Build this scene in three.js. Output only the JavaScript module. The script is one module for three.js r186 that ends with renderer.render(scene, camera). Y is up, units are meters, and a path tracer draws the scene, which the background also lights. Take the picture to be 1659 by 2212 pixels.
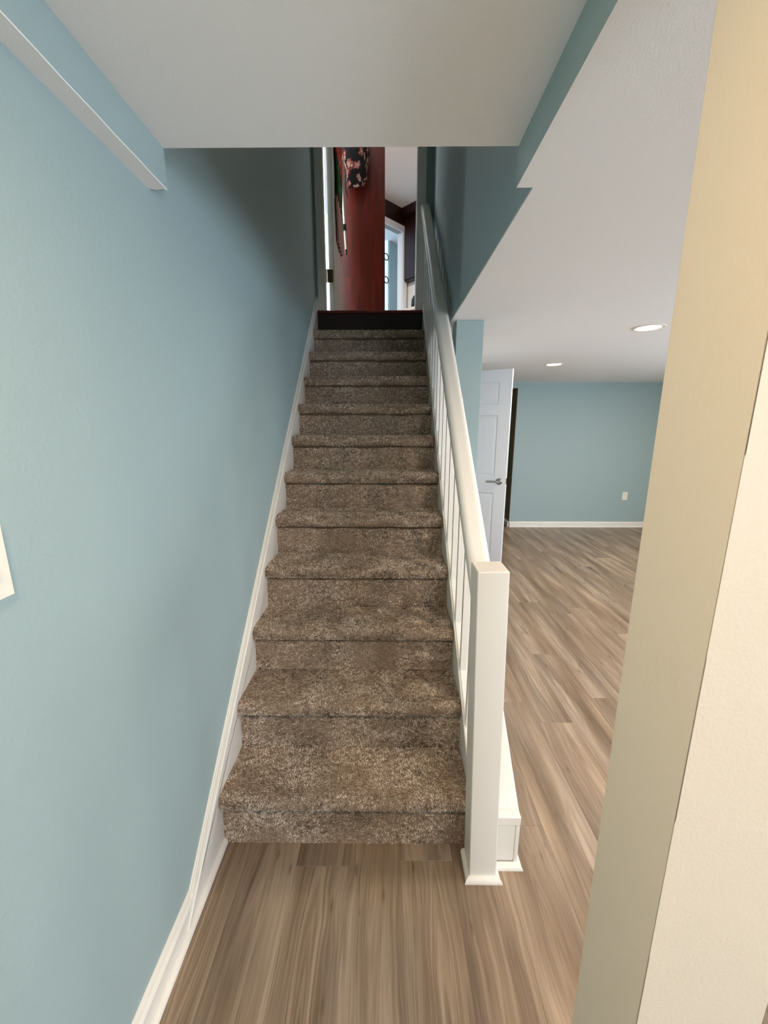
import * as THREE from 'three';
import { RoundedBoxGeometry } from 'three/addons/geometries/RoundedBoxGeometry.js';
import { mergeGeometries } from 'three/addons/utils/BufferGeometryUtils.js';
import { RectAreaLightUniformsLib } from 'three/addons/lights/RectAreaLightUniformsLib.js';

// ------------------------------------------------------------------ camera, sky, large lights, exposure
const scene = new THREE.Scene();
const camera = new THREE.PerspectiveCamera(2 * Math.atan(1106 / 857.5) * 180 / Math.PI, 1659 / 2212, 0.02, 60);
camera.position.set(0, 1.4636, 0);
camera.rotation.order = 'YXZ';
camera.rotation.set(-0.2132, 0.0085, 0);
scene.add(camera);
const renderer = new THREE.WebGLRenderer({ antialias: true });
renderer.toneMapping = THREE.LinearToneMapping;
renderer.toneMappingExposure = 2.05;
renderer.shadowMap.enabled = true;
RectAreaLightUniformsLib.init();
scene.background = new THREE.Color().setRGB(2.2, 2.6, 3.2);      // overcast daylight outside the windows

const WARM = new THREE.Color().setRGB(1.0, 0.73, 0.46), SOFT = new THREE.Color().setRGB(1.0, 0.80, 0.58), DAY = new THREE.Color().setRGB(0.84, 0.92, 1.0);
const CAN = 92, CAN_LANDING = 105;         // radiance of the recessed lamps
const XR_ = 4.3;
function windowLight(x, y, z, w, h, k, tx, ty, tz) {             // daylight entering through a window pane
  const l = new THREE.RectAreaLight(DAY, k, w, h); l.position.set(x, y, z); l.lookAt(tx, ty, tz); scene.add(l);
}
windowLight(2.1, 1.35, 2.58, 1.5, 1.0, 5.2, 2.1, 1.35, -5);      // basement window behind the photographer
windowLight(XR_ - 0.12, 1.3, -1.9, 2.9, 1.1, 2.0, 0, 1.3, -1.9);          // wide window in the side wall of the room
windowLight(-1.0, 3.5, -5.22, 0.7, 2.0, 16.0, -1.0, 3.5, 0);      // glazed door in the room upstairs

// ------------------------------------------------------------------ helpers
let seed = 20240611;
const rnd = () => { seed = (seed * 1664525 + 1013904223) >>> 0; return seed / 4294967296; };
const rr = (a, b) => a + (b - a) * rnd();
const hash = (x, y, s = 0) => { let h = (x * 374761393 + y * 668265263 + s * 1274126177) | 0; h = Math.imul(h ^ (h >>> 13), 1274126177); return ((h ^ (h >>> 16)) >>> 0) / 4294967296; };
const sm = t => t * t * (3 - 2 * t);
function vn(x, y, s = 0, px = 0) {                                // value noise, period px cells when px > 0
  const xi = Math.floor(x), yi = Math.floor(y), fx = sm(x - xi), fy = sm(y - yi);
  const w = v => px ? ((v % px) + px) % px : v;
  const a = hash(w(xi), w(yi), s), b = hash(w(xi + 1), w(yi), s), c = hash(w(xi), w(yi + 1), s), d = hash(w(xi + 1), w(yi + 1), s);
  return a + (b - a) * fx + (c - a) * fy + (a - b - c + d) * fx * fy;
}
const fbm = (x, y, s, o = 4) => { let v = 0, a = 0.5, t = 0; for (let i = 0; i < o; i++) { v += a * vn(x, y, s + i); t += a; x *= 2.03; y *= 2.03; a *= 0.5; } return v / t; };
const toS = v => { v = Math.min(1, Math.max(0, v)); return Math.round(255 * v); };
function dataTex(w, h, fn, srgb) {
  const d = new Uint8Array(w * h * 4);
  for (let j = 0; j < h; j++) for (let i = 0; i < w; i++) { const c = fn(i, j); const k = (j * w + i) * 4; d[k] = toS(c[0]); d[k + 1] = toS(c[1]); d[k + 2] = toS(c[2]); d[k + 3] = 255; }
  const t = new THREE.DataTexture(d, w, h); t.wrapS = t.wrapT = THREE.RepeatWrapping; t.magFilter = THREE.LinearFilter; t.minFilter = THREE.LinearFilter;
  if (srgb) t.colorSpace = THREE.SRGBColorSpace; t.needsUpdate = true; return t;
}
const rep = (t, a, b = a) => { const c = t.clone(); c.repeat.set(a, b); c.needsUpdate = true; return c; };
const names = {};
const numbered = n => { const k = names[n] = (names[n] ?? -1) + 1; return k ? `${n}_${String(k).padStart(3, '0')}` : n; };
function tag(o, label, category, group, kind) { o.userData = { label, category }; if (group) o.userData.group = group; if (kind) o.userData.kind = kind; return o; }
function mesh(name, geo, mat, parent) { const m = new THREE.Mesh(geo, mat); m.name = name; m.castShadow = m.receiveShadow = true; (parent ?? scene).add(m); if (!parent) m.name = numbered(name); return m; }
function thing(name, label, category, group) { const g = new THREE.Group(); g.name = numbered(name); scene.add(g); return tag(g, label, category, group); }
function struct(name, geo, mat, label, category) { return tag(mesh(name, geo, mat), label, category, null, 'structure'); }
function metreUV(g) {                                             // uv in metres, projected along each face's main axis
  g = g.index ? g.toNonIndexed() : g; const p = g.attributes.position, uv = new Float32Array(p.count * 2);
  const a = new THREE.Vector3(), b = new THREE.Vector3(), c = new THREE.Vector3();
  for (let i = 0; i < p.count; i += 3) {
    a.fromBufferAttribute(p, i); b.fromBufferAttribute(p, i + 1); c.fromBufferAttribute(p, i + 2);
    const n = b.clone().sub(a).cross(c.clone().sub(a)); const ax = Math.abs(n.x), ay = Math.abs(n.y), az = Math.abs(n.z);
    [a, b, c].forEach((v, k) => { const [u, w] = ax >= ay && ax >= az ? [v.z, v.y] : ay >= az ? [v.x, v.z] : [v.x, v.y]; uv[(i + k) * 2] = u; uv[(i + k) * 2 + 1] = w; });
  }
  g.setAttribute('uv', new THREE.BufferAttribute(uv, 2)); return g;
}
function box(x0, x1, y0, y1, z0, z1) { const g = new THREE.BoxGeometry(Math.abs(x1 - x0), Math.abs(y1 - y0), Math.abs(z1 - z0)); g.translate((x0 + x1) / 2, (y0 + y1) / 2, (z0 + z1) / 2); return metreUV(g); }
function rbox(x0, x1, y0, y1, z0, z1, r = 0.003, s = 2) { const g = new RoundedBoxGeometry(Math.abs(x1 - x0), Math.abs(y1 - y0), Math.abs(z1 - z0), s, r); g.translate((x0 + x1) / 2, (y0 + y1) / 2, (z0 + z1) / 2); return metreUV(g); }
const strip = g => { g = g.index ? g.toNonIndexed() : g; for (const k of Object.keys(g.attributes)) if (!['position', 'normal', 'uv'].includes(k)) g.deleteAttribute(k); return g; };
const merge = l => mergeGeometries(l.map(strip));
function prism(poly, axis, a0, a1) {                              // polygon extruded along x, y or z; poly points are the other two coordinates in order
  const s = new THREE.Shape(poly.map(p => new THREE.Vector2(p[0], p[1])));
  const g = new THREE.ExtrudeGeometry(s, { depth: a1 - a0, bevelEnabled: false });
  if (axis === 'x') { g.rotateY(-Math.PI / 2); g.scale(-1, 1, 1); const p = g.attributes.position; for (let i = 0; i < p.count; i++) p.setX(i, p.getX(i) + 0); g.translate(a0, 0, 0); flip(g); }   // poly = (z, y)
  else if (axis === 'y') { g.rotateX(Math.PI / 2); g.scale(1, -1, 1); g.translate(0, a0, 0); flip(g); }   // poly = (x, z)
  else g.translate(0, 0, a0);                                      // poly = (x, y)
  g.computeVertexNormals(); return metreUV(g);
}
function flip(g) { g = g.index ? g : g; const p = g.attributes.position; for (const a of Object.values(g.attributes)) for (let i = 0; i < p.count; i += 3) for (let k = 0; k < a.itemSize; k++) { const t = a.array[(i + 1) * a.itemSize + k]; a.array[(i + 1) * a.itemSize + k] = a.array[(i + 2) * a.itemSize + k]; a.array[(i + 2) * a.itemSize + k] = t; } }
const SL = 0.2 / 0.2214;                                          // slope of the flight
// prism sheared along the stair slope: profile points [x, height above the line y = a + SL * d], from depth d0 to d1 (z = -d)
function slopePrism(profile, a, d0, d1) {
  const pos = [], n = profile.length, P = (k, d) => [profile[k][0], a + SL * d + profile[k][1], -d];
  const tri = (A, B, C) => pos.push(...A, ...B, ...C);
  for (let k = 0; k < n; k++) { const l = (k + 1) % n; tri(P(k, d0), P(k, d1), P(l, d1)); tri(P(k, d0), P(l, d1), P(l, d0)); }
  const f = THREE.ShapeUtils.triangulateShape(profile.map(p => new THREE.Vector2(p[0], p[1])), []);
  for (const [i, j, k] of f) { tri(P(i, d0), P(j, d0), P(k, d0)); tri(P(i, d1), P(k, d1), P(j, d1)); }
  const g = new THREE.BufferGeometry(); g.setAttribute('position', new THREE.Float32BufferAttribute(pos, 3)); g.computeVertexNormals(); return metreUV(g);
}
const arc = (cx, cy, r, a0, a1, n) => Array.from({ length: n + 1 }, (_, i) => { const t = a0 + (a1 - a0) * i / n; return [cx + r * Math.cos(t), cy + r * Math.sin(t)]; });
// quarter round shoe moulding: section with its right angle at (0,0), reaching out by r
function quarterRound(len, r, miter0 = 0, miter1 = 0) {           // runs along +x from 0 to len, reaches to +z and +y; mitred by r at either end
  const pr = [[0, 0], ...arc(0, 0, r, 0, Math.PI / 2, 8)];        // (z, y)
  const pos = [], tri = (A, B, C) => pos.push(...A, ...B, ...C);
  const P = (p, e) => [e ? len + miter1 * p[0] : -miter0 * p[0], p[1], p[0]];
  for (let k = 0; k < pr.length; k++) { const l = (k + 1) % pr.length; tri(P(pr[k], 0), P(pr[k], 1), P(pr[l], 1)); tri(P(pr[k], 0), P(pr[l], 1), P(pr[l], 0)); }
  for (let k = 1; k < pr.length - 1; k++) { tri(P(pr[0], 0), P(pr[k], 0), P(pr[k + 1], 0)); tri(P(pr[0], 1), P(pr[k + 1], 1), P(pr[k], 1)); }
  const g = new THREE.BufferGeometry(); g.setAttribute('position', new THREE.Float32BufferAttribute(pos, 3)); g.computeVertexNormals();
  // make sure faces look outward
  return metreUV(g);
}
const place = (g, x, y, z, ry = 0) => { g.rotateY(ry); g.translate(x, y, z); return g; };

// ------------------------------------------------------------------ materials
const peel = dataTex(256, 256, (i, j) => { const v = 0.55 * vn(i / 6, j / 6, 3, 256 / 6 | 0) + 0.3 * vn(i / 3, j / 3, 5) + 0.15 * hash(i, j, 7); return [v, v, v]; });
const brushed = dataTex(256, 256, (i, j) => { const v = vn(i / 3, j / 40, 11) * 0.7 + hash(i, j, 3) * 0.3; return [v, v, v]; });
const paint = (r, g, b, o = {}) => new THREE.MeshPhysicalMaterial({ color: new THREE.Color(`rgb(${r},${g},${b})`), roughness: o.rough ?? 0.62, bumpMap: rep(peel, o.rep ?? 4), bumpScale: o.bump ?? 0.0006, side: THREE.DoubleSide });
const M = {
  blue: paint(156, 177, 178), ceiling: paint(246, 244, 242, { rough: 0.9, bump: 0.0005, rep: 9 }),
  trim: paint(234, 230, 222, { rough: 0.28, bump: 0.00015 }), post: paint(228, 214, 193, { rough: 0.5, bump: 0.0003, rep: 7 }),
  doorWhite: paint(222, 226, 232, { rough: 0.38, bump: 0.0001 }), taupe: paint(112, 102, 78), plaster: paint(214, 212, 208),
  greyWall: paint(150, 148, 144), subfloor: paint(96, 78, 60, { rough: 0.9 }),
  nickel: new THREE.MeshPhysicalMaterial({ color: 0x9a9a98, metalness: 1, roughness: 0.28 }),
  bronze: new THREE.MeshPhysicalMaterial({ color: 0x6d5a3a, metalness: 0.8, roughness: 0.45 }),
  black: new THREE.MeshPhysicalMaterial({ color: 0x0c0b0b, roughness: 0.5 }),
  plastic: new THREE.MeshPhysicalMaterial({ color: 0xefe9dd, roughness: 0.35 }),
  glass: new THREE.MeshPhysicalMaterial({ color: 0xffffff, roughness: 0, transmission: 1, thickness: 0, ior: 1.5 }),
};
// stained wood: reddish brown, streaks along v
const redWood = dataTex(128, 512, (i, j) => { const x = i / 128, y = j / 512; const g = fbm(x * 26 + 2 * fbm(x * 3, y * 2, 5), y * 3, 31, 4); const k = 0.62 + 0.5 * g; return [0.47 * k, 0.115 * k, 0.035 * k]; }, true);
M.mahogany = new THREE.MeshPhysicalMaterial({ map: redWood, roughness: 0.42, side: THREE.DoubleSide });
M.darkCabinet = new THREE.MeshPhysicalMaterial({ map: redWood, color: 0x5c4644, roughness: 0.4, side: THREE.DoubleSide });

// vinyl plank: taupe oak print in a few variants
function plankTex(s) {
  const W = 256, H = 1024, kn = [];
  for (let i = 0; i < 6; i++) kn.push([hash(i, s, 91) * 0.8 + 0.1, hash(i, s, 92), 0.4 + hash(i, s, 93) * 0.8]);
  const tone = (hash(s, 4, 17) - 0.5) * 0.05, cat = [0.05 + hash(s, 6, 1) * 0.08, 0.2 + hash(s, 7, 2) * 0.8];
  return dataTex(W, H, (i, j) => {
    const u = i / W, v = j / H, x = u * 0.178, y = v * 1.22;
    let wx = x + 0.040 * (fbm(x * 7 + s * 7, y * 2.1, 40 + s, 3) - 0.5) + 0.010 * (fbm(x * 24, y * 6 + s, 44 + s, 2) - 0.5), kd = 0;
    for (const [ku, kv, ks] of kn) {
      const dx = (x - ku * 0.178) / (0.011 * ks), dy = (y - kv * 1.22) / (0.045 * ks), q = dx * dx + dy * dy;
      wx += 0.010 * ks * Math.exp(-q * 0.35) * (dx > 0 ? 1 : -1) * Math.min(1, Math.abs(dx)); kd = Math.max(kd, Math.exp(-q * 5.0) * (ks > 0.75 ? 1 : 0.55));
    }
    const broad = fbm(wx * 15, y * 1.6 + s, 60 + s * 3, 4), mid = fbm(wx * 70, y * 3.4, 70 + s * 3, 3), fine = fbm(wx * 420, y * 16, 80 + s * 3, 2);
    const ct = Math.hypot((wx - cat[0]) * 30, (y - cat[1]) * 1.5), ring = fbm(ct * 9, s * 3.7, 65 + s, 2);          // cathedral figure
    let k = 0.53 + 0.85 * (broad - 0.5) + 0.32 * (mid - 0.5) + 0.20 * (fine - 0.5) + 0.55 * (ring - 0.5) * Math.exp(-ct * 0.3) + tone;
    k = Math.min(1, Math.max(0, k)) * (1 - 0.6 * kd);
    const warm = fbm(wx * 14, y * 1.2, 95 + s, 2) - 0.5;
    const dk = [0.34, 0.275, 0.215], lt = [0.735, 0.65, 0.56];
    return [dk[0] + (lt[0] - dk[0]) * k + 0.03 * warm, dk[1] + (lt[1] - dk[1]) * k, dk[2] + (lt[2] - dk[2]) * k - 0.035 * warm];
  }, true);
}
const plankMats = Array.from({ length: 9 }, (_, s) => { const t = plankTex(s + 1); return new THREE.MeshPhysicalMaterial({ map: t, bumpMap: t, bumpScale: 0.0004, roughness: 0.36, side: THREE.DoubleSide }); });

// ------------------------------------------------------------------ room shell, lower floor
const XL = -0.604, HC = 2.144, HR = 2.054, XB = 0.325, XW = 0.364, DH = 1.16, ZF = -5.75, XR = 4.3, ZB = 2.7, UP = 2.4, UC = 4.84, ZD = -3.65;
const floor = struct('floor', box(XL - 0.1, XR + 0.1, -0.1, -0.0075, ZF - 1.6, ZB + 0.1), M.subfloor, 'taupe wood-look plank floor of the basement', 'floor');
function plankGeo(w, l, v0, flipU, flipV) {                              // a plank on y = 0 with eased top edges; w along x, l along z
  const e = 0.0007, h = 0.007, pos = [], uv = [], ring = (i, y) => [[-w / 2 + i, y, l / 2 - i], [w / 2 - i, y, l / 2 - i], [w / 2 - i, y, -l / 2 + i], [-w / 2 + i, y, -l / 2 + i]];
  const q = (a, b, c, d) => { for (const p of [a, b, c, a, c, d]) { pos.push(...p); let u = p[0] / w + 0.5; if (flipU) u = 1 - u; let v = v0 + (l / 2 - p[2]) / 1.22; if (flipV) v = 1 - v; uv.push(u * 0.98 + 0.01, v * 0.996 + 0.002); } };
  const A = ring(e, 0), B = ring(0, -e * 0.8), C = ring(0, -h);
  q(...A); for (let k = 0; k < 4; k++) { const m = (k + 1) % 4; q(B[k], B[m], A[m], A[k]); q(C[k], C[m], B[m], B[k]); }
  const g = new THREE.BufferGeometry(); g.setAttribute('position', new THREE.Float32BufferAttribute(pos, 3)); g.setAttribute('uv', new THREE.Float32BufferAttribute(uv, 2)); g.computeVertexNormals(); return g;
}
{
  const PW = 0.178, PL = 1.22, gap = 0.0002, k0 = Math.floor((XL - 0.76) / PW), k1 = Math.ceil((XR - 0.76) / PW); let last = -1;
  for (let k = k0; k < k1; k++) {
    const x0 = Math.max(0.76 + k * PW, XL), x1 = Math.min(0.76 + (k + 1) * PW, XR); if (x1 - x0 < 0.01) continue;
    let j = k === 0 ? -1.743 : k === 3 ? -2.94 : -1.743 + ((k * 0.41 + hash(k, 3, 5) * 0.3) % 1) * PL;
    while (j > ZF) j -= PL;
    for (let z = j; z < ZB; z += PL) {
      const z0 = Math.max(z, ZF + 0.0), z1 = Math.min(z + PL, ZB); if (z1 - z0 < 0.02) continue;
      let v; do v = Math.floor(rnd() * plankMats.length); while (v === last); last = v;
      const m = mesh('plank', plankGeo(x1 - x0 - gap, z1 - z0 - gap, rnd() * Math.max(0, 1 - (z1 - z0) / PL), rnd() < 0.5, rnd() < 0.5), plankMats[v], floor); m.position.set((x0 + x1) / 2, 0, (z0 + z1) / 2);
    }
  }
}
struct('wall_left', box(XL - 0.1, XL, -0.0075, UC, ZD - 0.06, ZB), M.blue, 'long grey-blue wall running up beside the carpeted stairs', 'wall');
struct('wall_back', merge([box(XL - 0.1, 1.3, -0.0075, HC, ZB, ZB + 0.1), box(2.9, XR + 0.1, -0.0075, HC, ZB, ZB + 0.1), box(1.3, 2.9, -0.0075, 0.85, ZB, ZB + 0.1), box(1.3, 2.9, 1.88, HC, ZB, ZB + 0.1)]), M.plaster, 'pale wall behind the photographer with a window', 'wall');
{
  const w = tag(new THREE.Group(), 'white framed basement window in the wall behind the photographer', 'window', null, 'structure'); w.name = 'window_1'; scene.add(w);
  mesh('frame', merge([box(1.3, 1.35, 0.85, 1.88, ZB + 0.02, ZB + 0.08), box(2.85, 2.9, 0.85, 1.88, ZB + 0.02, ZB + 0.08), box(1.35, 2.85, 0.85, 0.9, ZB + 0.02, ZB + 0.08), box(1.35, 2.85, 1.83, 1.88, ZB + 0.02, ZB + 0.08), box(2.08, 2.12, 0.9, 1.83, ZB + 0.02, ZB + 0.08)]), M.trim, w);
  for (const [a, b] of [[1.35, 2.08], [2.12, 2.85]]) mesh('pane', box(a, b, 0.9, 1.83, ZB + 0.045, ZB + 0.049), M.glass, w);
}
{
  const w = tag(new THREE.Group(), 'wide white framed window in the side wall of the basement room', 'window', null, 'structure'); w.name = 'window_4'; scene.add(w); const X0 = XR + 0.02, X1 = XR + 0.08;
  mesh('frame', merge([box(X0, X1, 0.75, 0.8, -3.4, -0.4), box(X0, X1, 1.83, 1.88, -3.4, -0.4), ...[-3.4, -2.42, -1.43, -0.45].map(z => box(X0, X1, 0.8, 1.83, z, z + 0.05))]), M.trim, w);
  for (const z of [-3.35, -2.37, -1.38]) mesh('pane', box(XR + 0.045, XR + 0.049, 0.8, 1.83, z, z + 0.93), M.glass, w);
}
struct('wall_right', merge([box(XR, XR + 0.1, -0.0075, HR, ZF - 0.1, -3.4), box(XR, XR + 0.1, -0.0075, HR, -0.4, ZB), box(XR, XR + 0.1, -0.0075, 0.75, -3.4, -0.4), box(XR, XR + 0.1, 1.88, HR, -3.4, -0.4)]), M.blue, 'grey-blue side wall of the basement room', 'wall');
struct('wall_far', merge([box(1.81, XR, -0.0075, HR, ZF - 0.12, ZF), box(0.36, 0.9, -0.0075, HR, ZF - 0.12, ZF), box(0.9, 1.81, 1.978, HR, ZF - 0.12, ZF)]), M.blue, 'grey-blue far wall of the basement room with an outlet', 'wall');
struct('wall_passage', merge([box(1.805, 1.82, -0.0075, 1.978, ZF - 1.4, ZF - 0.004), box(0.88, 0.9, -0.0075, 1.978, ZF - 1.4, ZF - 0.12), box(0.88, 1.82, -0.0075, 1.978, ZF - 1.5, ZF - 1.4), box(0.88, 1.82, 1.978, 2.0, ZF - 1.5, ZF - 0.12)]), M.taupe, 'dark taupe walls inside the passage opening of the far wall', 'wall');
struct('wall_partition', box(0.36, 0.46, -0.0075, HR, ZF, ZD), M.blue, 'grey-blue partition behind the stairs', 'wall');
{
  const c = struct('ceiling', box(XL, XB, HC, HC + 0.12, -DH, ZB), M.ceiling, 'white ceiling over the landing at the foot of the stairs', 'ceiling');
  const d = struct('ceiling_room', merge([box(XB + 0.001, XR, HR, HR + 0.24, -DH, ZB), box(XW + 0.1, XR, HR, HR + 0.24, ZF - 0.1, -DH), box(XW + 0.004, XW + 0.1, HR, HR + 0.004, ZD, -DH)]), M.ceiling, 'white ceiling of the basement room with recessed lights', 'ceiling');
  mesh('beam_face', box(XB, XB + 0.001, HR + 0.0004, HC, -DH, ZB), M.blue, d).userData.label = 'grey-blue painted edge of the lower ceiling';
  // left soffit strip: blue face, white underside with a ragged paint edge
  const s = tag(new THREE.Group(), 'slim boxed soffit on the left wall, blue face and white underside', 'soffit', null, 'structure'); s.name = 'trim_1'; scene.add(s);
  mesh('soffit_face', box(XL, -0.5625, 2.052, HC, -DH, ZB), M.blue, s);
  const pts = []; for (let i = 0; i <= 60; i++) { const z = -DH + 0.004 + i * (ZB + DH - 0.01) / 60; pts.push([-0.5612 - 0.0016 * hash(i, 2, 5), z]); }
  mesh('soffit_underside', prism([[XL, -DH + 0.012], [-0.585, -DH + 0.006], [-0.572, -DH + 0.010], ...pts, [XL, ZB]], 'y', 2.0495, 2.052), M.ceiling, s);
}
struct('wall_stairwell', box(XW, XW + 0.1, HR + 0.004, UC, ZD - 0.06, -DH), M.blue, 'grey-blue stairwell wall above the white handrail', 'wall');
struct('wall_header', box(XL, XW, HC + 0.12, UC, -DH + 0.001, -DH + 0.1), M.blue, 'blue stairwell wall above the landing ceiling', 'wall');
struct('ceiling_upper', box(-2.6, 2.4, UC, UC + 0.1, -8.8, -DH + 0.1), M.ceiling, 'white ceiling of the room upstairs', 'ceiling');

// baseboards and stair skirt
function baseboard(name, x0, z0, x1, z1, label, shoe = true) {    // wall on the left of the direction of travel; board grows to the right
  const L = Math.hypot(x1 - x0, z1 - z0), ang = Math.atan2(-(z1 - z0), x1 - x0), g = tag(new THREE.Group(), label, 'baseboard', null, 'structure'); g.name = name; scene.add(g);
  const pr = [[0, 0], [0.019, 0], [0.019, 0.060], [0.016, 0.066], [0.012, 0.068], [0.010, 0.076], [0, 0.080]];
  mesh('board', place(prism(pr.map(p => p), 'x', 0, L), x0, 0, z0, ang), M.trim, g);
  if (shoe) mesh('quarter_round', place(quarterRound(L, 0.017), x0 + 0.019 * Math.sin(ang), 0, z0 + 0.019 * Math.cos(ang), ang), M.trim, g);
  return g;
}
baseboard('baseboard_left', XL, ZB, XL, -0.945, 'white baseboard with quarter round along the blue wall', false);
baseboard('baseboard_far', 1.81, ZF, XR, ZF, 'white baseboard along the far blue wall');
baseboard('baseboard_passage', 1.805, ZF - 1.2, 1.805, ZF, 'short white baseboard returning into the dark passage', false);

// ------------------------------------------------------------------ staircase
const NOS = k => 1.128 + (k - 1) * 0.2214, RIS = 0.2, SX0 = -0.586, SX1 = 0.2895;
const carpetTex = dataTex(512, 512, (i, j) => {
  const n = 0.5 * hash(i >> 1, j >> 1, 3) + 0.5 * hash(i, j, 9), c = vn(i / 22, j / 22, 4, 0), k = 0.40 + 0.22 * n * n + 0.06 * c;
  return [k * 1.18, k, k * 0.84];
}, true);
M.carpet = new THREE.MeshPhysicalMaterial({ map: carpetTex, bumpMap: carpetTex, bumpScale: 0.003, roughness: 1, sheen: 0.3, side: THREE.DoubleSide });
M.tuft = new THREE.MeshPhysicalMaterial({ color: 0xffffff, roughness: 1, side: THREE.DoubleSide });
function stepProfile(k) {                                         // (d, y) along one step: up the riser, round the nosing, back over the tread
  const f = NOS(k), y1 = k * RIS, y0 = (k - 1) * RIS, rd = f + 0.024, pts = [];
  pts.push([rd - 0.010, y0], [rd - 0.004, y0 + 0.03], [rd - 0.001, y0 + 0.075], [rd + 0.001, y0 + 0.110], [rd + 0.007, y1 - 0.063], [rd + 0.026, y1 - 0.061], [rd + 0.026, y1 - 0.056]);
  for (let i = 0; i <= 10; i++) { const t = -Math.PI / 2 + 0.05 + (Math.PI - 0.05) * i / 10; pts.push([f + 0.025 - 0.027 * Math.cos(t), y1 - 0.0275 + 0.0268 * Math.sin(t)]); }
  pts.push([f + 0.07, y1 - 0.0005], [f + 0.14, y1 - 0.002], [f + 0.2214 + 0.012, y1 - 0.001]);
  return pts;
}
const tuftGeo = (() => {                                          // a short, leaning, split yarn tip
  const pos = [], n = 3, P = (a, r, y, ox) => [Math.cos(a) * r + ox, y, Math.sin(a) * r];
  const lv = [[0.45, 0, 0], [0.5, 0.55, 0.12], [0.16, 1, 0.42]];
  for (let l = 0; l < 2; l++) for (let i = 0; i < n; i++) { const a = i * 2.0944, b = (i + 1) * 2.0944, A = P(a, ...lv[l]), B = P(b, ...lv[l]), C = P(b, ...lv[l + 1]), D = P(a, ...lv[l + 1]); pos.push(...A, ...D, ...C, ...A, ...C, ...B); }
  pos.push(...P(0, ...lv[2]), ...P(4.1888, ...lv[2]), ...P(2.0944, ...lv[2]));
  const g = new THREE.BufferGeometry(); g.setAttribute('position', new THREE.Float32BufferAttribute(pos, 3)); g.computeVertexNormals(); return g;
})();
const stairs = thing('carpeted_staircase', 'straight staircase covered in brown-grey shag carpet rising between blue wall and white railing', 'staircase');
const yarn = [[0.34, 0.27, 0.207], [0.48, 0.39, 0.308], [0.61, 0.51, 0.41], [0.78, 0.67, 0.55], [0.16, 0.12, 0.09], [0.55, 0.455, 0.362]];
function carpetSurface(pts, nx, amp, sd) {
  const m = pts.length, pos = [], uv = [], idx = []; let s = 0;
  for (let i = 0; i < m; i++) {
    if (i) s += Math.hypot(pts[i][0] - pts[i - 1][0], pts[i][1] - pts[i - 1][1]);
    for (let j = 0; j <= nx; j++) { const x = SX0 + (SX1 - SX0) * j / nx, w = amp * (vn(x * 9, s * 14, sd) - 0.5); pos.push(x, pts[i][1] + w * 0.7, -(pts[i][0] + w)); uv.push(x * 6, s * 6); }
  }
  for (let i = 0; i < m - 1; i++) for (let j = 0; j < nx; j++) { const a = i * (nx + 1) + j, b = a + nx + 1; idx.push(a, a + 1, b + 1, a, b + 1, b); }
  const g = new THREE.BufferGeometry(); g.setAttribute('position', new THREE.Float32BufferAttribute(pos, 3)); g.setAttribute('uv', new THREE.Float32BufferAttribute(uv, 2)); g.setIndex(idx); g.computeVertexNormals(); return g;
}
function pile(pts, sd, gapS, size, parent) {
  const list = [], dm = new THREE.Object3D(), up = new THREE.Vector3(0, 1, 0), nrm = new THREE.Vector3(), q2 = new THREE.Quaternion(), C = new THREE.Color(); let s0 = 0;
  for (let i = 0; i < pts.length - 1; i++) {
    const [d0, y0] = pts[i], [d1, y1] = pts[i + 1], L = Math.hypot(d1 - d0, y1 - y0), rows = Math.max(1, Math.round(L / gapS)), crease = i >= 4 && i <= 7;
    nrm.set(0, d1 - d0, y1 - y0).normalize();                     // outward: up for treads, towards +z for risers
    for (let r = 0; r < rows; r++) for (let x = SX0 + 0.003; x < SX1 - 0.002; x += gapS) {
      if (crease) continue;
      const t = i === 3 ? 0.72 * (r + rnd()) / rows : i === 8 ? 0.35 + 0.65 * (r + rnd()) / rows : (r + rnd()) / rows, xx = x + (rnd() - 0.5) * gapS, dd = d0 + (d1 - d0) * t, yy = y0 + (y1 - y0) * t, s = s0 + L * t;
      const lean = vn(xx * 7 + sd, s * 9, 21 + sd), cl = vn(xx * 95, s * 150, 33 + sd);
      const h = size * (0.75 + 0.5 * rnd());
      dm.position.set(xx, yy - nrm.y * 0.001, -dd - nrm.z * 0.001);
      dm.quaternion.setFromUnitVectors(up, nrm); q2.setFromAxisAngle(up, (lean * 9) + (rnd() - 0.5) * 2.4); dm.quaternion.multiply(q2);
      q2.setFromAxisAngle(new THREE.Vector3(0, 0, 1), -0.25 - 0.75 * rnd()); dm.quaternion.multiply(q2);
      const w = size * (0.34 + 0.22 * rnd()); dm.scale.set(w, h, w); dm.updateMatrix();
      const v = cl * 0.75 + rnd() * 0.55 - 0.12, y = v < 0.22 ? yarn[4] : v < 0.42 ? yarn[0] : v < 0.6 ? yarn[1] : v < 0.78 ? (rnd() < 0.5 ? yarn[5] : yarn[2]) : yarn[3], j = 0.85 + 0.3 * rnd();
      list.push([dm.matrix.clone(), y[0] * j, y[1] * j, y[2] * j]);
    }
    s0 += L;
  }
  const im = new THREE.InstancedMesh(tuftGeo, M.tuft, list.length);
  list.forEach((e, i) => { im.setMatrixAt(i, e[0]); im.setColorAt(i, C.setRGB(e[1], e[2], e[3])); });
  im.name = 'carpet_pile'; im.userData.kind = 'stuff'; im.castShadow = im.receiveShadow = true; parent.add(im);
}
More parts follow.
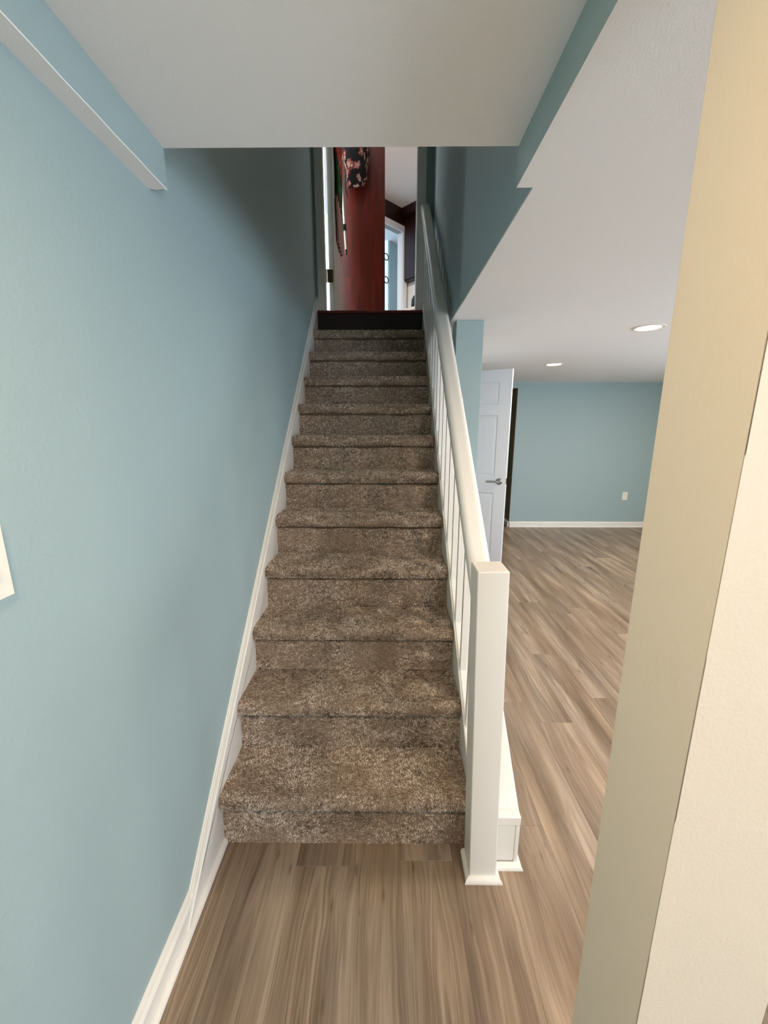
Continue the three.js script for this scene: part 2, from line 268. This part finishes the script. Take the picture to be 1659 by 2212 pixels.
for (let k = 1; k <= 11; k++) {
  const st = new THREE.Group(); st.name = 'carpeted_step'; stairs.add(st);
  const pts = stepProfile(k); mesh('carpet', carpetSurface(pts, 48, 0.006, k * 3), M.carpet, st);
  const near = k <= 3 ? 0.0043 : k <= 6 ? 0.0050 : 0.0062; pile(pts, k * 5, near, near * 1.6, st);
}
{ // wooden carcass under the carpet, and the dark top riser with its threshold
  const saw = [[-(NOS(1) + 0.03), 0]]; for (let k = 1; k <= 11; k++) saw.push([-(NOS(k) + 0.03), k * RIS - 0.012], [-(NOS(k + 1) + 0.03), k * RIS - 0.012]);
  saw.push([-(NOS(12) + 0.03), 2.14], [-(NOS(12) + 0.03), 1.9], [-(NOS(3) + 0.1), 0]);
  mesh('stair_frame', prism(saw, 'x', SX0 + 0.004, SX1 - 0.004), M.subfloor, stairs);
  const st = new THREE.Group(); st.name = 'top_step'; stairs.add(st);
  mesh('riser', rbox(SX0, SX1, 2.199, 2.382, -(NOS(12) + 0.045), -(NOS(12) + 0.02), 0.002), M.darkCabinet, st).userData.label = 'dark stained wooden riser';
  mesh('threshold', rbox(SX0, SX1, 2.380, 2.402, -(NOS(12) + 0.09), -NOS(12), 0.008, 3), M.mahogany, st).userData.label = 'red-brown wooden threshold';
}
{ // skirt board up the left wall
  const sk = tag(new THREE.Group(), 'white skirt board with moulded cap following the stairs up the blue wall', 'skirt board', null, 'structure'); sk.name = 'trim_2'; scene.add(sk);
  const aT = -0.771, d0 = 0.862, d1 = 3.66, face = -0.5848;
  const poly = [[-d0, 0.0], [-(d0 + 0.001), aT + SL * d0 - 0.012], [-d1, aT + SL * d1 - 0.012], [-d1, aT + SL * d1 - 0.45], [-1.9, 0.0]];
  mesh('board', prism(poly, 'x', XL, face), M.trim, sk);
  mesh('cap', slopePrism([[XL, -0.016], [face + 0.001, -0.016], [face + 0.0045, -0.012], [face + 0.0045, -0.004], [face + 0.001, 0.0], [face - 0.007, 0.0005], [face - 0.0085, -0.0015], [face - 0.010, 0.0015], [face - 0.0125, 0.003], [face - 0.014, 0.001], [face - 0.0155, 0.004], [XL, 0.006]], aT, d0, d1), M.trim, sk);
  mesh('quarter_round', place(quarterRound(ZB + 1.142, 0.0155), face, 0, ZB, Math.PI / 2), M.trim, sk);
}
{ // right-hand curb that carries the balusters
  const aC = -0.797, XO = 0.440, poly = d1 => [[-1.075, 0], [-1.075, aC + SL * 1.075 - 0.014 + 0.026], [-1.1, aC + SL * 1.12 - 0.014], [-d1, aC + SL * d1 - 0.014], [-d1, 0]];
  const st = new THREE.Group(); st.name = 'stringer'; st.userData.label = 'white boxed stringer with sloping cap beside the treads'; stairs.add(st);
  mesh('side_board', merge([prism(poly(2.44), 'x', 0.2905, XO), prism([[-2.44, 0], [-2.44, aC + SL * 2.44 - 0.014], [-3.6, aC + SL * 3.6 - 0.014], [-3.6, 0]], 'x', 0.2905, 0.36)]), M.trim, st);
  mesh('cap', slopePrism([[0.2885, -0.014], [XO + 0.004, -0.014], [XO + 0.006, -0.010], [XO + 0.006, -0.002], [XO + 0.003, 0.001], [0.291, 0.001], [0.2875, -0.002], [0.2875, -0.011]], aC, 1.08, 2.44), M.trim, st);
  mesh('cap', slopePrism([[0.2885, -0.014], [0.3595, -0.014], [0.3595, 0.001], [0.291, 0.001], [0.2875, -0.002], [0.2875, -0.011]], aC, 2.44, 3.62), M.trim, st);
  mesh('cap', rbox(0.362, XO + 0.004, aC + SL * 1.09 - 0.018, aC + SL * 1.09 + 0.016, -1.10, -1.068, 0.004), M.trim, st);
  mesh('corner_strip', rbox(XO - 0.010, XO + 0.003, 0.0, aC + SL * 1.08 + 0.002, -1.10, -1.0705, 0.002), M.trim, st);
  mesh('quarter_round', place(quarterRound(0.079, 0.018, 0, 1), 0.362, 0, -1.0705, 0), M.trim, st);
  mesh('quarter_round', place(quarterRound(1.36, 0.0165, 1, 0), XO + 0.001, 0, -1.0705 - 1.37 + 1.37, Math.PI / 2), M.trim, st).scale.set(1, 1, 1);
}

// ------------------------------------------------------------------ railing
const rail = thing('stair_railing', 'white painted stair railing with square newel post, handrail and slim balusters', 'railing');
{
  const np = new THREE.Group(); np.name = 'newel_post'; rail.add(np); np.position.set(0.317, 0, -1.073);
  const post = mesh('post', rbox(-0.044, 0.044, -0.01, 1.074, -0.045, 0.045, 0.004, 3), M.trim, np); post.rotation.z = 0.0235;
  mesh('quarter_round', place(quarterRound(0.089, 0.0175, 1, 1), -0.0445, 0, 0.045, 0), M.trim, np);
  mesh('quarter_round', place(quarterRound(0.089, 0.013, 0, 1), -0.0445, 0, -0.044, -Math.PI / 2), M.trim, np);
  mesh('quarter_round', place(quarterRound(0.035, 0.013, 1, 0), 0.0445, 0, 0.045, Math.PI / 2), M.trim, np);
  const aR = -0.0735, w0 = 0.2635, w1 = 0.337, c = (w0 + w1) / 2, hw = (w1 - w0) / 2, pr = [];
  for (const [cx, a0, a1] of [[1, 0, Math.PI / 2], [-1, Math.PI / 2, Math.PI]]) for (const p of arc(c + cx * (hw - 0.022), -0.020, 0.022, a0, a1, 6)) pr.push(p);
  pr.push([w0, -0.048], [w0 + 0.008, -0.060], [w0 + 0.014, -0.078], [w1 - 0.014, -0.078], [w1 - 0.008, -0.060], [w1, -0.048]);
  mesh('handrail', slopePrism(pr.reverse(), aR, 1.105, 3.63), M.trim, rail);
  const bot = d => -0.797 + SL * d, topY = d => aR + SL * d - 0.074;
  for (let k = -1; k <= 14; k++) {
    const d = 1.43 + 0.148 * k, b = 0.024, yb = bot(d), yt = topY(d);
    const pos = mesh('baluster', merge([prism([[-d, yb], [-d, yt], [-(d + b), yt + SL * b], [-(d + b), yb + SL * b]], 'x', 0.2955, 0.3195)]), M.trim, rail);
    void pos;
    if (k < 14) mesh('fillet', slopePrism([[0.2955, 0], [0.3195, 0], [0.3195, 0.007], [0.2955, 0.007]], -0.797, d + b, d + 0.148), M.trim, rail);
  }
}
// blue boxed column beside the stairs, in the room
struct('trim_3', rbox(0.3935, 0.551, -0.0, HR - 0.0005, -2.60, -2.445, 0.003), M.blue, 'grey-blue boxed column beside the stair railing', 'column');
// painted post close to the camera, carrying the ceiling edge
{
  const p = thing('support_post', 'cream painted square support post under the ceiling edge', 'post'); p.position.set(0.407, 0, -0.431);
  mesh('post', rbox(-0.0815, 0.0815, 0, HR, -0.064, 0.064, 0.0025), M.post, p);
  mesh('corner_bead', merge([rbox(-0.0818, -0.0630, 0.0, HR, 0.0632, 0.0643, 0.0004), rbox(-0.0818, -0.0806, 0.0, HR, 0.052, 0.0643, 0.0004)]), M.post, p);
  mesh('quarter_round', merge([place(quarterRound(0.163, 0.015, 1, 1), -0.0815, 0, 0.064, 0), place(quarterRound(0.128, 0.015, 1, 1), -0.0815, 0, -0.064, -Math.PI / 2)]), M.trim, p);
}

// ------------------------------------------------------------------ recessed lights
const lampLens = new THREE.MeshStandardMaterial({ color: 0xffffff, emissive: new THREE.Color().setRGB(1, 0.93, 0.82), emissiveIntensity: 6, roughness: 0.6 });
function recessed(x, y, z, col, k, label, s = 0.13) {
  const g = thing('recessed_light', label, 'ceiling light', 'recessed ceiling lights'); g.position.set(x, y, z);
  const ring = new THREE.LatheGeometry([[0.068, 0.004], [0.070, -0.004], [0.080, -0.006], [0.090, -0.004], [0.093, 0]].map(p => new THREE.Vector2(...p)), 40);
  mesh('trim_ring', ring, M.plastic, g);
  const lens = new THREE.LatheGeometry([[0, -0.001], [0.06, -0.001], [0.0685, 0.001]].map(p => new THREE.Vector2(...p)), 40); mesh('lens', lens, lampLens, g);
  const l = new THREE.RectAreaLight(col, k, s, s); l.position.set(0, -0.009, 0); l.rotation.x = -Math.PI / 2; g.add(l);
  return g;
}
const LS = 'round recessed ceiling light glowing white ';
recessed(1.60, HR, -2.63, SOFT, CAN, LS + 'in the basement room ceiling nearest the stairs');
recessed(1.63, HR, -4.12, SOFT, CAN, LS + 'near the far blue wall');
recessed(1.15, HR, -1.05, SOFT, CAN, LS + 'beside the stair newel');
recessed(1.2, HR, 0.12, SOFT, CAN, LS + 'beside the cream support post');
recessed(3.30, HR, -2.63, SOFT, CAN, LS + 'along the side wall of the basement room');
recessed(3.30, HR, -4.12, SOFT, CAN, LS + 'in the far corner of the basement room');
recessed(-0.30, HC, 0.02, WARM, CAN_LANDING, LS + 'over the landing behind the photographer');

// ------------------------------------------------------------------ panelled door in the room
{
  const W = 0.762, H = 1.985, T = 0.035, g = thing('panel_door', 'white six-panel interior door standing ajar behind the blue column', 'door');
  const F = new THREE.Vector3(1.175, 0.008, -3.93), dir = new THREE.Vector3(0.64, 0, 0.415).normalize();   // hinge to free edge
  g.position.copy(F).addScaledVector(dir, -W); g.rotation.y = Math.atan2(-dir.z, dir.x);
  const rows = [[0.15, 0.79], [0.955, 1.56], [1.66, 1.875]], cols = [[0.115, 0.345], [0.417, 0.647]], fr = [];
  const xs = [0, 0.115, 0.345, 0.417, 0.647, W], ys = [0, 0.15, 0.79, 0.955, 1.56, 1.66, 1.875, H];
  for (const i of [0, 2, 4]) fr.push(box(xs[i], xs[i + 1], 0, H, -T, 0));
  for (const [a, b] of cols) for (const j of [0, 2, 4, 6]) fr.push(box(a, b, ys[j], ys[j + 1], -T, 0));
  mesh('frame', merge(fr), M.doorWhite, g);
  for (const [a, b] of cols) for (const [c, d] of rows) {
    const pos = [], rg = (i, z) => [[a + i, c + i, z], [b - i, c + i, z], [b - i, d - i, z], [a + i, d - i, z]], lv = [[0, 0], [0.006, -0.008], [0.016, -0.011], [0.030, -0.006], [0.034, -0.005]].map(p => rg(...p));
    for (const back of [false, true]) {
      const Lv = back ? lv.map(r => r.map(p => [p[0], p[1], -T - p[2]])) : lv;
      for (let l = 0; l < Lv.length - 1; l++) for (let k = 0; k < 4; k++) { const m = (k + 1) % 4; pos.push(...Lv[l][k], ...Lv[l][m], ...Lv[l + 1][m], ...Lv[l][k], ...Lv[l + 1][m], ...Lv[l + 1][k]); }
      const e = Lv[Lv.length - 1]; pos.push(...e[0], ...e[1], ...e[2], ...e[0], ...e[2], ...e[3]);
    }
    const q = new THREE.BufferGeometry(); q.setAttribute('position', new THREE.Float32BufferAttribute(pos, 3)); q.computeVertexNormals(); mesh('panel', metreUV(q), M.doorWhite, g);
  }
  const h = new THREE.Group(); h.name = 'lever_handle'; h.userData.label = 'brushed nickel lever handle'; h.position.set(W - 0.065, 0.912, 0); g.add(h);
  mesh('rose', new THREE.LatheGeometry([[0, 0.016], [0.015, 0.016], [0.027, 0.010], [0.033, 0.003], [0.033, 0]].map(p => new THREE.Vector2(...p)), 32).rotateX(Math.PI / 2), M.nickel, h);
  const cv = new THREE.CatmullRomCurve3([[0, 0, 0.01], [0, 0, 0.045], [-0.012, 0.001, 0.055], [-0.05, 0.001, 0.054], [-0.115, -0.004, 0.050]].map(p => new THREE.Vector3(...p)));
  mesh('lever', new THREE.TubeGeometry(cv, 32, 0.0095, 10), M.nickel, h);
  mesh('latch_plate', rbox(W - 0.001, W + 0.0015, 0.885, 0.945, -T + 0.005, -0.005, 0.0006), M.bronze, g);
  for (const y of [0.2, 1.0, 1.75]) mesh('hinge', new THREE.CylinderGeometry(0.006, 0.006, 0.09, 10).translate(-0.004, y, 0.003), M.nickel, g);
}
{ // outlet on the far wall, switch plate on the left wall
  const o = thing('wall_outlet', 'white double outlet low on the far blue wall', 'outlet'); o.position.set(3.47, 0.465, ZF);
  mesh('plate', rbox(-0.037, 0.037, -0.058, 0.058, 0, 0.006, 0.0025), M.plastic, o);
  for (const y of [-0.02, 0.02]) { const s = mesh('socket', rbox(-0.017, 0.017, y - 0.014, y + 0.014, 0.005, 0.0085, 0.003), M.plastic, o); mesh('slots', merge([box(-0.008, -0.006, y - 0.004, y + 0.005, 0.008, 0.0088), box(0.006, 0.008, y - 0.004, y + 0.005, 0.008, 0.0088)]), M.black, s); }
  const p = thing('wall_plate', 'white wall plate on the blue wall of the landing', 'wall plate'); p.position.set(XL, 1.258, -0.533);
  mesh('plate', rbox(0, 0.0065, -0.058, 0.058, -0.058, 0.058, 0.002), M.plastic, p);
  for (const z of [-0.023, 0.023]) mesh('toggle', rbox(0.005, 0.016, -0.008, 0.010, z - 0.005, z + 0.005, 0.002), M.plastic, p);
}

// ------------------------------------------------------------------ upstairs
struct('floor_upper', box(-2.6, 2.4, 2.30, UP, -8.8, ZD + 0.0), M.subfloor, 'dark floor of the room upstairs', 'floor');
{
  const DX0 = -0.514, DX1 = 0.231, T = 0.06;
  struct('wall_doorway', merge([box(XL, DX0 - 0.014, UP, UC, ZD - T, ZD), box(DX1 + 0.014, XW, UP, UC, ZD - T, ZD), box(DX0 - 0.014, DX1 + 0.014, 4.47, UC, ZD - T, ZD), box(-2.6, XL - 0.1, UP, UC, ZD - T, ZD), box(XW + 0.1, 2.4, UP, UC, ZD - T, ZD)]), M.blue, 'blue wall around the doorway at the top of the stairs', 'wall');
  const t = tag(new THREE.Group(), 'white door casing around the doorway at the top of the stairs', 'door casing', null, 'structure'); t.name = 'trim_4'; scene.add(t);
  for (const [a, b] of [[DX0 - 0.072, DX0 - 0.004], [DX1 + 0.004, DX1 + 0.076]]) { const m = mesh('casing', rbox(a, b, UP + 0.003, 4.54, ZD, ZD + 0.014, 0.004), M.trim, t); mesh('bead', rbox(a < 0 ? b - 0.014 : a, a < 0 ? b : a + 0.014, UP + 0.003, 4.53, ZD + 0.012, ZD + 0.020, 0.003), M.trim, m); }
  mesh('casing', rbox(DX0 - 0.004, DX1 + 0.004, 4.474, 4.54, ZD, ZD + 0.014, 0.004), M.trim, t);
  mesh('jamb', merge([box(DX0 - 0.014, DX0, UP, 4.47, ZD - T, ZD), box(DX1, DX1 + 0.014, UP, 4.47, ZD - T, ZD)]), M.trim, t);
  // the open leaf
  const d = tag(new THREE.Group(), 'white door leaf swung open at the top of the stairs', 'door', null, 'structure'); d.name = 'door_1'; scene.add(d);
  mesh('leaf', rbox(-0.499, -0.452, UP + 0.012, 4.46, -4.36, -3.722, 0.002), M.trim, d);
  mesh('hinge', merge([rbox(-0.505, -0.465, 2.66, 2.76, -3.723, -3.719, 0.001), new THREE.CylinderGeometry(0.008, 0.008, 0.1, 12).translate(-0.506, 2.71, -3.716)]), M.bronze, d);
  mesh('hinge', merge([rbox(-0.505, -0.465, 4.1, 4.2, -3.723, -3.719, 0.001), new THREE.CylinderGeometry(0.008, 0.008, 0.1, 12).translate(-0.506, 4.15, -3.716)]), M.bronze, d);
}
// outer shell upstairs, with a glazed door on the left
struct('wall_upper_left', box(-2.7, -2.6, UP, UC, -8.8, ZD), M.plaster, 'pale wall upstairs out of sight', 'wall');
struct('wall_upper_right', box(2.4, 2.5, UP, UC, -8.8, ZD), M.plaster, 'pale wall upstairs behind the kitchen', 'wall');
struct('wall_upper_far', merge([box(-2.6, -1.35, UP, UC, -5.4, -5.3), box(-0.62, -0.575, UP, UC, -5.4, -5.3), box(-1.35, -0.62, 4.68, UC, -5.4, -5.3)]), M.plaster, 'pale wall upstairs around a glazed door', 'wall');
{
  const w = tag(new THREE.Group(), 'bright glazed door seen through the hinge gap at the top of the stairs', 'window', null, 'structure'); w.name = 'window_2'; scene.add(w);
  mesh('frame', merge([box(-1.35, -1.30, UP, 4.68, -5.39, -5.31), box(-0.65, -0.62, UP, 4.68, -5.39, -5.31), box(-1.30, -0.65, UP, UP + 0.05, -5.39, -5.31), box(-1.30, -0.65, 4.63, 4.68, -5.39, -5.31)]), M.trim, w);
  mesh('pane', box(-1.30, -0.65, UP + 0.05, 4.63, -5.352, -5.348), M.glass, w);
}
{ // tall red-brown panel with hanging things
  const p = thing('flush_door', 'tall flush red-brown wooden door standing beyond the doorway upstairs', 'door');
  mesh('panel', rbox(-0.575, -0.030, UP, 4.55, -4.66, -4.62, 0.003), M.mahogany, p);
  mesh('hook', merge([rbox(-0.326, -0.310, 4.455, 4.475, -4.621, -4.574, 0.003), rbox(-0.326, -0.310, 4.455, 4.50, -4.580, -4.574, 0.002), rbox(-0.335, -0.301, 4.43, 4.50, -4.622, -4.617, 0.001)]), M.bronze, p).userData.label = 'bronze coat hook';
  // floral print bag
  const cv = document.createElement('canvas'); cv.width = cv.height = 256; const c = cv.getContext('2d'); c.fillStyle = '#170d10'; c.fillRect(0, 0, 256, 256);
  const fl = (x, y, r, col) => { for (let k = 0; k < 5; k++) { const a = k * 1.2566 + x; c.fillStyle = col; c.beginPath(); c.ellipse(x + Math.cos(a) * r * 0.6, y + Math.sin(a) * r * 0.6, r * 0.55, r * 0.42, a, 0, 7); c.fill(); } c.fillStyle = '#e6c9a8'; c.beginPath(); c.arc(x, y, r * 0.25, 0, 7); c.fill(); };
  for (let i = 0; i < 34; i++) fl(rnd() * 256, rnd() * 256, 8 + rnd() * 13, ['#c9837f', '#b56a5c', '#d9a695', '#8c3f3d', '#a9786a'][Math.floor(rnd() * 5)]);
  for (let i = 0; i < 60; i++) { c.fillStyle = ['#2c3a1e', '#4a2a22', '#5c2830'][i % 3]; c.beginPath(); c.ellipse(rnd() * 256, rnd() * 256, 3 + rnd() * 5, 2, rnd() * 3, 0, 7); c.fill(); }
  const ft = new THREE.CanvasTexture(cv); ft.colorSpace = THREE.SRGBColorSpace; ft.wrapS = ft.wrapT = THREE.RepeatWrapping; ft.repeat.set(3, 1.5);
  const bag = thing('fabric_bag', 'dark fabric bag with pink flower print hanging on the red-brown door', 'bag'); bag.position.set(-0.318, 3.78, -4.538);
  const bg = new THREE.SphereGeometry(1, 40, 30); { const q = bg.attributes.position; for (let i = 0; i < q.count; i++) { let x = q.getX(i), y = q.getY(i), z = q.getZ(i); const w = 1 + 0.10 * Math.sin(y * 3 + 1) + 0.07 * Math.sin(x * 7 + y * 5) - (y > 0.4 ? (y - 0.4) * 0.55 : 0); q.setXYZ(i, Math.sign(x) * Math.pow(Math.abs(x), 0.55) * Math.pow(Math.max(1e-4, 1 - y * y), -0.18) * 0.122 * w, (y + 1) * 0.24 + 0.012 * Math.sin(x * 6), z * 0.066 * w); } bg.computeVertexNormals(); }
  mesh('body', bg, new THREE.MeshPhysicalMaterial({ map: ft, roughness: 0.9 }), bag);
  mesh('strap', new THREE.TubeGeometry(new THREE.CatmullRomCurve3([[-0.07, 0.42, 0], [-0.05, 0.6, -0.02], [0.0, 0.70, -0.05], [0.05, 0.6, -0.02], [0.07, 0.42, 0]].map(a => new THREE.Vector3(...a))), 30, 0.008, 8), M.black, bag);
  mesh('drawcord', new THREE.TubeGeometry(new THREE.CatmullRomCurve3([[-0.10, 0.10, 0.03], [-0.105, 0.0, 0.035], [-0.085, -0.09, 0.03]].map(a => new THREE.Vector3(...a))), 20, 0.007, 8), M.black, bag);
  // pair of pale rods with black clamp
  const rods = thing('folding_rods', 'pair of cream metal rods with black clamp and tips hanging by the flower bag', 'rods'); rods.position.set(-0.428, 3.16, -4.42); rods.rotation.z = 0.052;
  for (const x of [-0.026, 0.012]) { mesh('rod', new THREE.CylinderGeometry(0.0095, 0.0095, 0.72, 16).translate(x, 0.37, 0), M.plastic, rods); mesh('tip', new THREE.CylinderGeometry(0.011, 0.009, 0.045, 16).translate(x, 0.0, 0), M.black, rods); }
  mesh('clamp', rbox(-0.046, 0.030, 0.19, 0.245, -0.018, 0.02, 0.008), M.black, rods);
  // cloths hanging on the open leaf
  const cloth = (name, x, y0, y1, z0, z1, mat, label, cat) => {
    const g = new THREE.BoxGeometry(0.012, y1 - y0, z1 - z0, 1, 24, 30), q = g.attributes.position;
    for (let i = 0; i < q.count; i++) { const y = q.getY(i), z = q.getZ(i); q.setX(i, q.getX(i) + 0.007 * Math.sin(z * 70 + y * 3) + 0.003 * Math.sin(z * 150)); q.setZ(i, z * (1 + 0.12 * Math.sin(y * 9)) + 0.01 * Math.sin(y * 14)); }
    g.computeVertexNormals(); g.translate(x, (y0 + y1) / 2, (z0 + z1) / 2); return tag(mesh(name, g, mat), label, cat);
  };
  const cc = document.createElement('canvas'); cc.width = 64; cc.height = 256; const x2 = cc.getContext('2d'); x2.fillStyle = '#1c3d18'; x2.fillRect(0, 0, 64, 256); x2.fillStyle = '#a8281c'; x2.fillRect(0, 0, 64, 130); for (let i = 0; i < 40; i++) { x2.fillStyle = ['#d0492c', '#7b1a18', '#b96a5a'][i % 3]; x2.fillRect(rnd() * 60, rnd() * 120, 4 + rnd() * 8, 5 + rnd() * 10); } for (let i = 0; i < 30; i++) { x2.fillStyle = ['#2c6a20', '#0d1a0c', '#3b7a2c'][i % 3]; x2.fillRect(rnd() * 60, 130 + rnd() * 120, 4 + rnd() * 6, 8 + rnd() * 14); }
  const ct = new THREE.CanvasTexture(cc); ct.colorSpace = THREE.SRGBColorSpace;
  cloth('scarf', -0.435, 3.38, 3.98, -4.28, -3.84, new THREE.MeshPhysicalMaterial({ map: ct, roughness: 0.95, side: THREE.DoubleSide }), 'red and green cloth hanging on the white door leaf', 'cloth');
  cloth('towel', -0.437, 3.05, 3.36, -4.25, -3.86, new THREE.MeshPhysicalMaterial({ color: 0xb98c84, roughness: 0.95, side: THREE.DoubleSide }), 'faded pink cloth hanging low on the white door leaf', 'cloth');
}
{ // kitchen corner seen past the panel
  const R = Math.PI / 4, cs = Math.cos(R), C0 = [0.335, -7.32];
  const A = (s, n, y) => new THREE.Vector3(C0[0] - s * cs + n * cs, y, C0[1] + s * cs + n * cs);   // s along wall A towards the camera-left, n off the wall
  const abox = (s0, s1, y0, y1, n0, n1) => { const g = box(s0, s1, y0, y1, n0, n1); const p = g.attributes.position; for (let i = 0; i < p.count; i++) { const v = A(p.getX(i), p.getZ(i), p.getY(i)); p.setXYZ(i, v.x, v.y, v.z); } flip(g); g.computeVertexNormals(); return g; };
  const D0 = 0.135, D1 = 0.93, DT = 4.52;
  struct('wall_kitchen', merge([abox(-0.1, D0, UP, UC, -0.1, 0), abox(D1, 1.5, UP, UC, -0.1, 0), abox(D0, D1, DT, UC, -0.1, 0)]), M.greyWall, 'kitchen wall upstairs with a white-cased doorway', 'wall');
  const t = tag(new THREE.Group(), 'white casing of the kitchen doorway upstairs', 'door casing', null, 'structure'); t.name = 'trim_5'; scene.add(t);
  mesh('casing', abox(D0 - 0.09, D0, UP, DT + 0.09, 0, 0.02), M.doorWhite, t); mesh('casing', abox(D0, D1 + 0.09, DT, DT + 0.09, 0, 0.02), M.doorWhite, t);
  mesh('jamb', abox(D0, D0 + 0.012, UP, DT, -0.1, 0), M.doorWhite, t);
  tag(mesh('wooden_valance', abox(0.0, 1.4, DT + 0.10, UC - 0.002, 0.001, 0.03), M.darkCabinet), 'dark red-brown board between doorway casing and ceiling', 'board');
  struct('wall_blue_room', merge([abox(-1.3, -0.47, UP, UC, -1.0, -0.9), abox(-1.35, -1.3, UP, UC, -1.0, -0.1)]), M.blue, 'blue wall of the room beyond the kitchen doorway', 'wall');
  const w = tag(new THREE.Group(), 'bright window with iron scrolls in the blue room', 'window', null, 'structure'); w.name = 'window_3'; scene.add(w);
  mesh('pane', abox(-0.47, 1.5, UP, UC, -0.96, -0.94), new THREE.MeshStandardMaterial({ color: 0x000000, emissive: new THREE.Color().setRGB(0.42, 0.62, 0.80), emissiveIntensity: 1 }), w);
  for (const y of [4.16, 4.55]) { const r = new THREE.TorusGeometry(0.055, 0.009, 8, 24); r.rotateY(R); const v = A(-0.40, -0.915, y); r.translate(v.x, v.y, v.z); mesh('scroll', r, M.black, w).userData.label = 'black iron scroll'; }
  // kitchen wall with cupboard on the other side of the corner
  const bbox = (s0, s1, y0, y1, n0, n1) => { const g = box(s0, s1, y0, y1, n0, n1); const p = g.attributes.position; for (let i = 0; i < p.count; i++) { const s = p.getX(i), n = p.getZ(i), y = p.getY(i); p.setXYZ(i, C0[0] + s * cs - n * cs, y, C0[1] + s * cs + n * cs); } g.computeVertexNormals(); return g; };
  struct('wall_backsplash', bbox(0, 2.2, UP, UC, -0.1, 0), M.doorWhite, 'white kitchen wall under the dark cupboard upstairs', 'wall');
  const k = thing('wall_cupboard', 'dark red-brown wall cupboard in the kitchen upstairs', 'cupboard');
  mesh('body', bbox(0.02, 0.9, 3.80, UC - 0.12, 0.002, 0.10), M.darkCabinet, k); mesh('crown', bbox(0.0, 0.95, UC - 0.12, UC - 0.001, 0.002, 0.19), M.darkCabinet, k);
  mesh('door', bbox(0.03, 0.42, 3.82, UC - 0.14, 0.1005, 0.118), M.darkCabinet, k); const ctp = tag(mesh('countertop', bbox(0.02, 1.6, UP + 0.86, UP + 0.9, 0.002, 0.33), M.plaster), 'pale kitchen countertop under the dark cupboard', 'countertop'); void ctp;
  { const kt = tag(mesh('kettle', new THREE.LatheGeometry([[0, 0], [0.075, 0], [0.085, 0.03], [0.078, 0.12], [0.05, 0.17], [0.02, 0.185], [0.018, 0.205], [0, 0.21]].map(p => new THREE.Vector2(...p)), 28), M.black), 'small black kettle on the kitchen countertop', 'kettle'); kt.position.set(C0[0] + (0.42 - 0.25) * cs, UP + 0.9, C0[1] + (0.42 + 0.25) * cs); }
  mesh('door', bbox(0.43, 0.88, 3.82, UC - 0.14, 0.1005, 0.118), M.darkCabinet, k);
}
{ // ceiling lamp upstairs, above the line of sight
  const g = thing('ceiling_lamp', 'round flush ceiling lamp in the room upstairs', 'ceiling light'); g.position.set(-0.25, UC, -5.0);
  mesh('shade', new THREE.SphereGeometry(0.16, 32, 16, 0, Math.PI * 2, Math.PI / 2, Math.PI / 2).scale(1, 0.5, 1), new THREE.MeshStandardMaterial({ color: 0xffffff, emissive: new THREE.Color().setRGB(1, 0.85, 0.65), emissiveIntensity: 1.5 }), g);
  const l = new THREE.RectAreaLight(SOFT, 170, 0.24, 0.24); l.position.y = -0.09; l.rotation.x = -Math.PI / 2; g.add(l);
}

renderer.render(scene, camera);
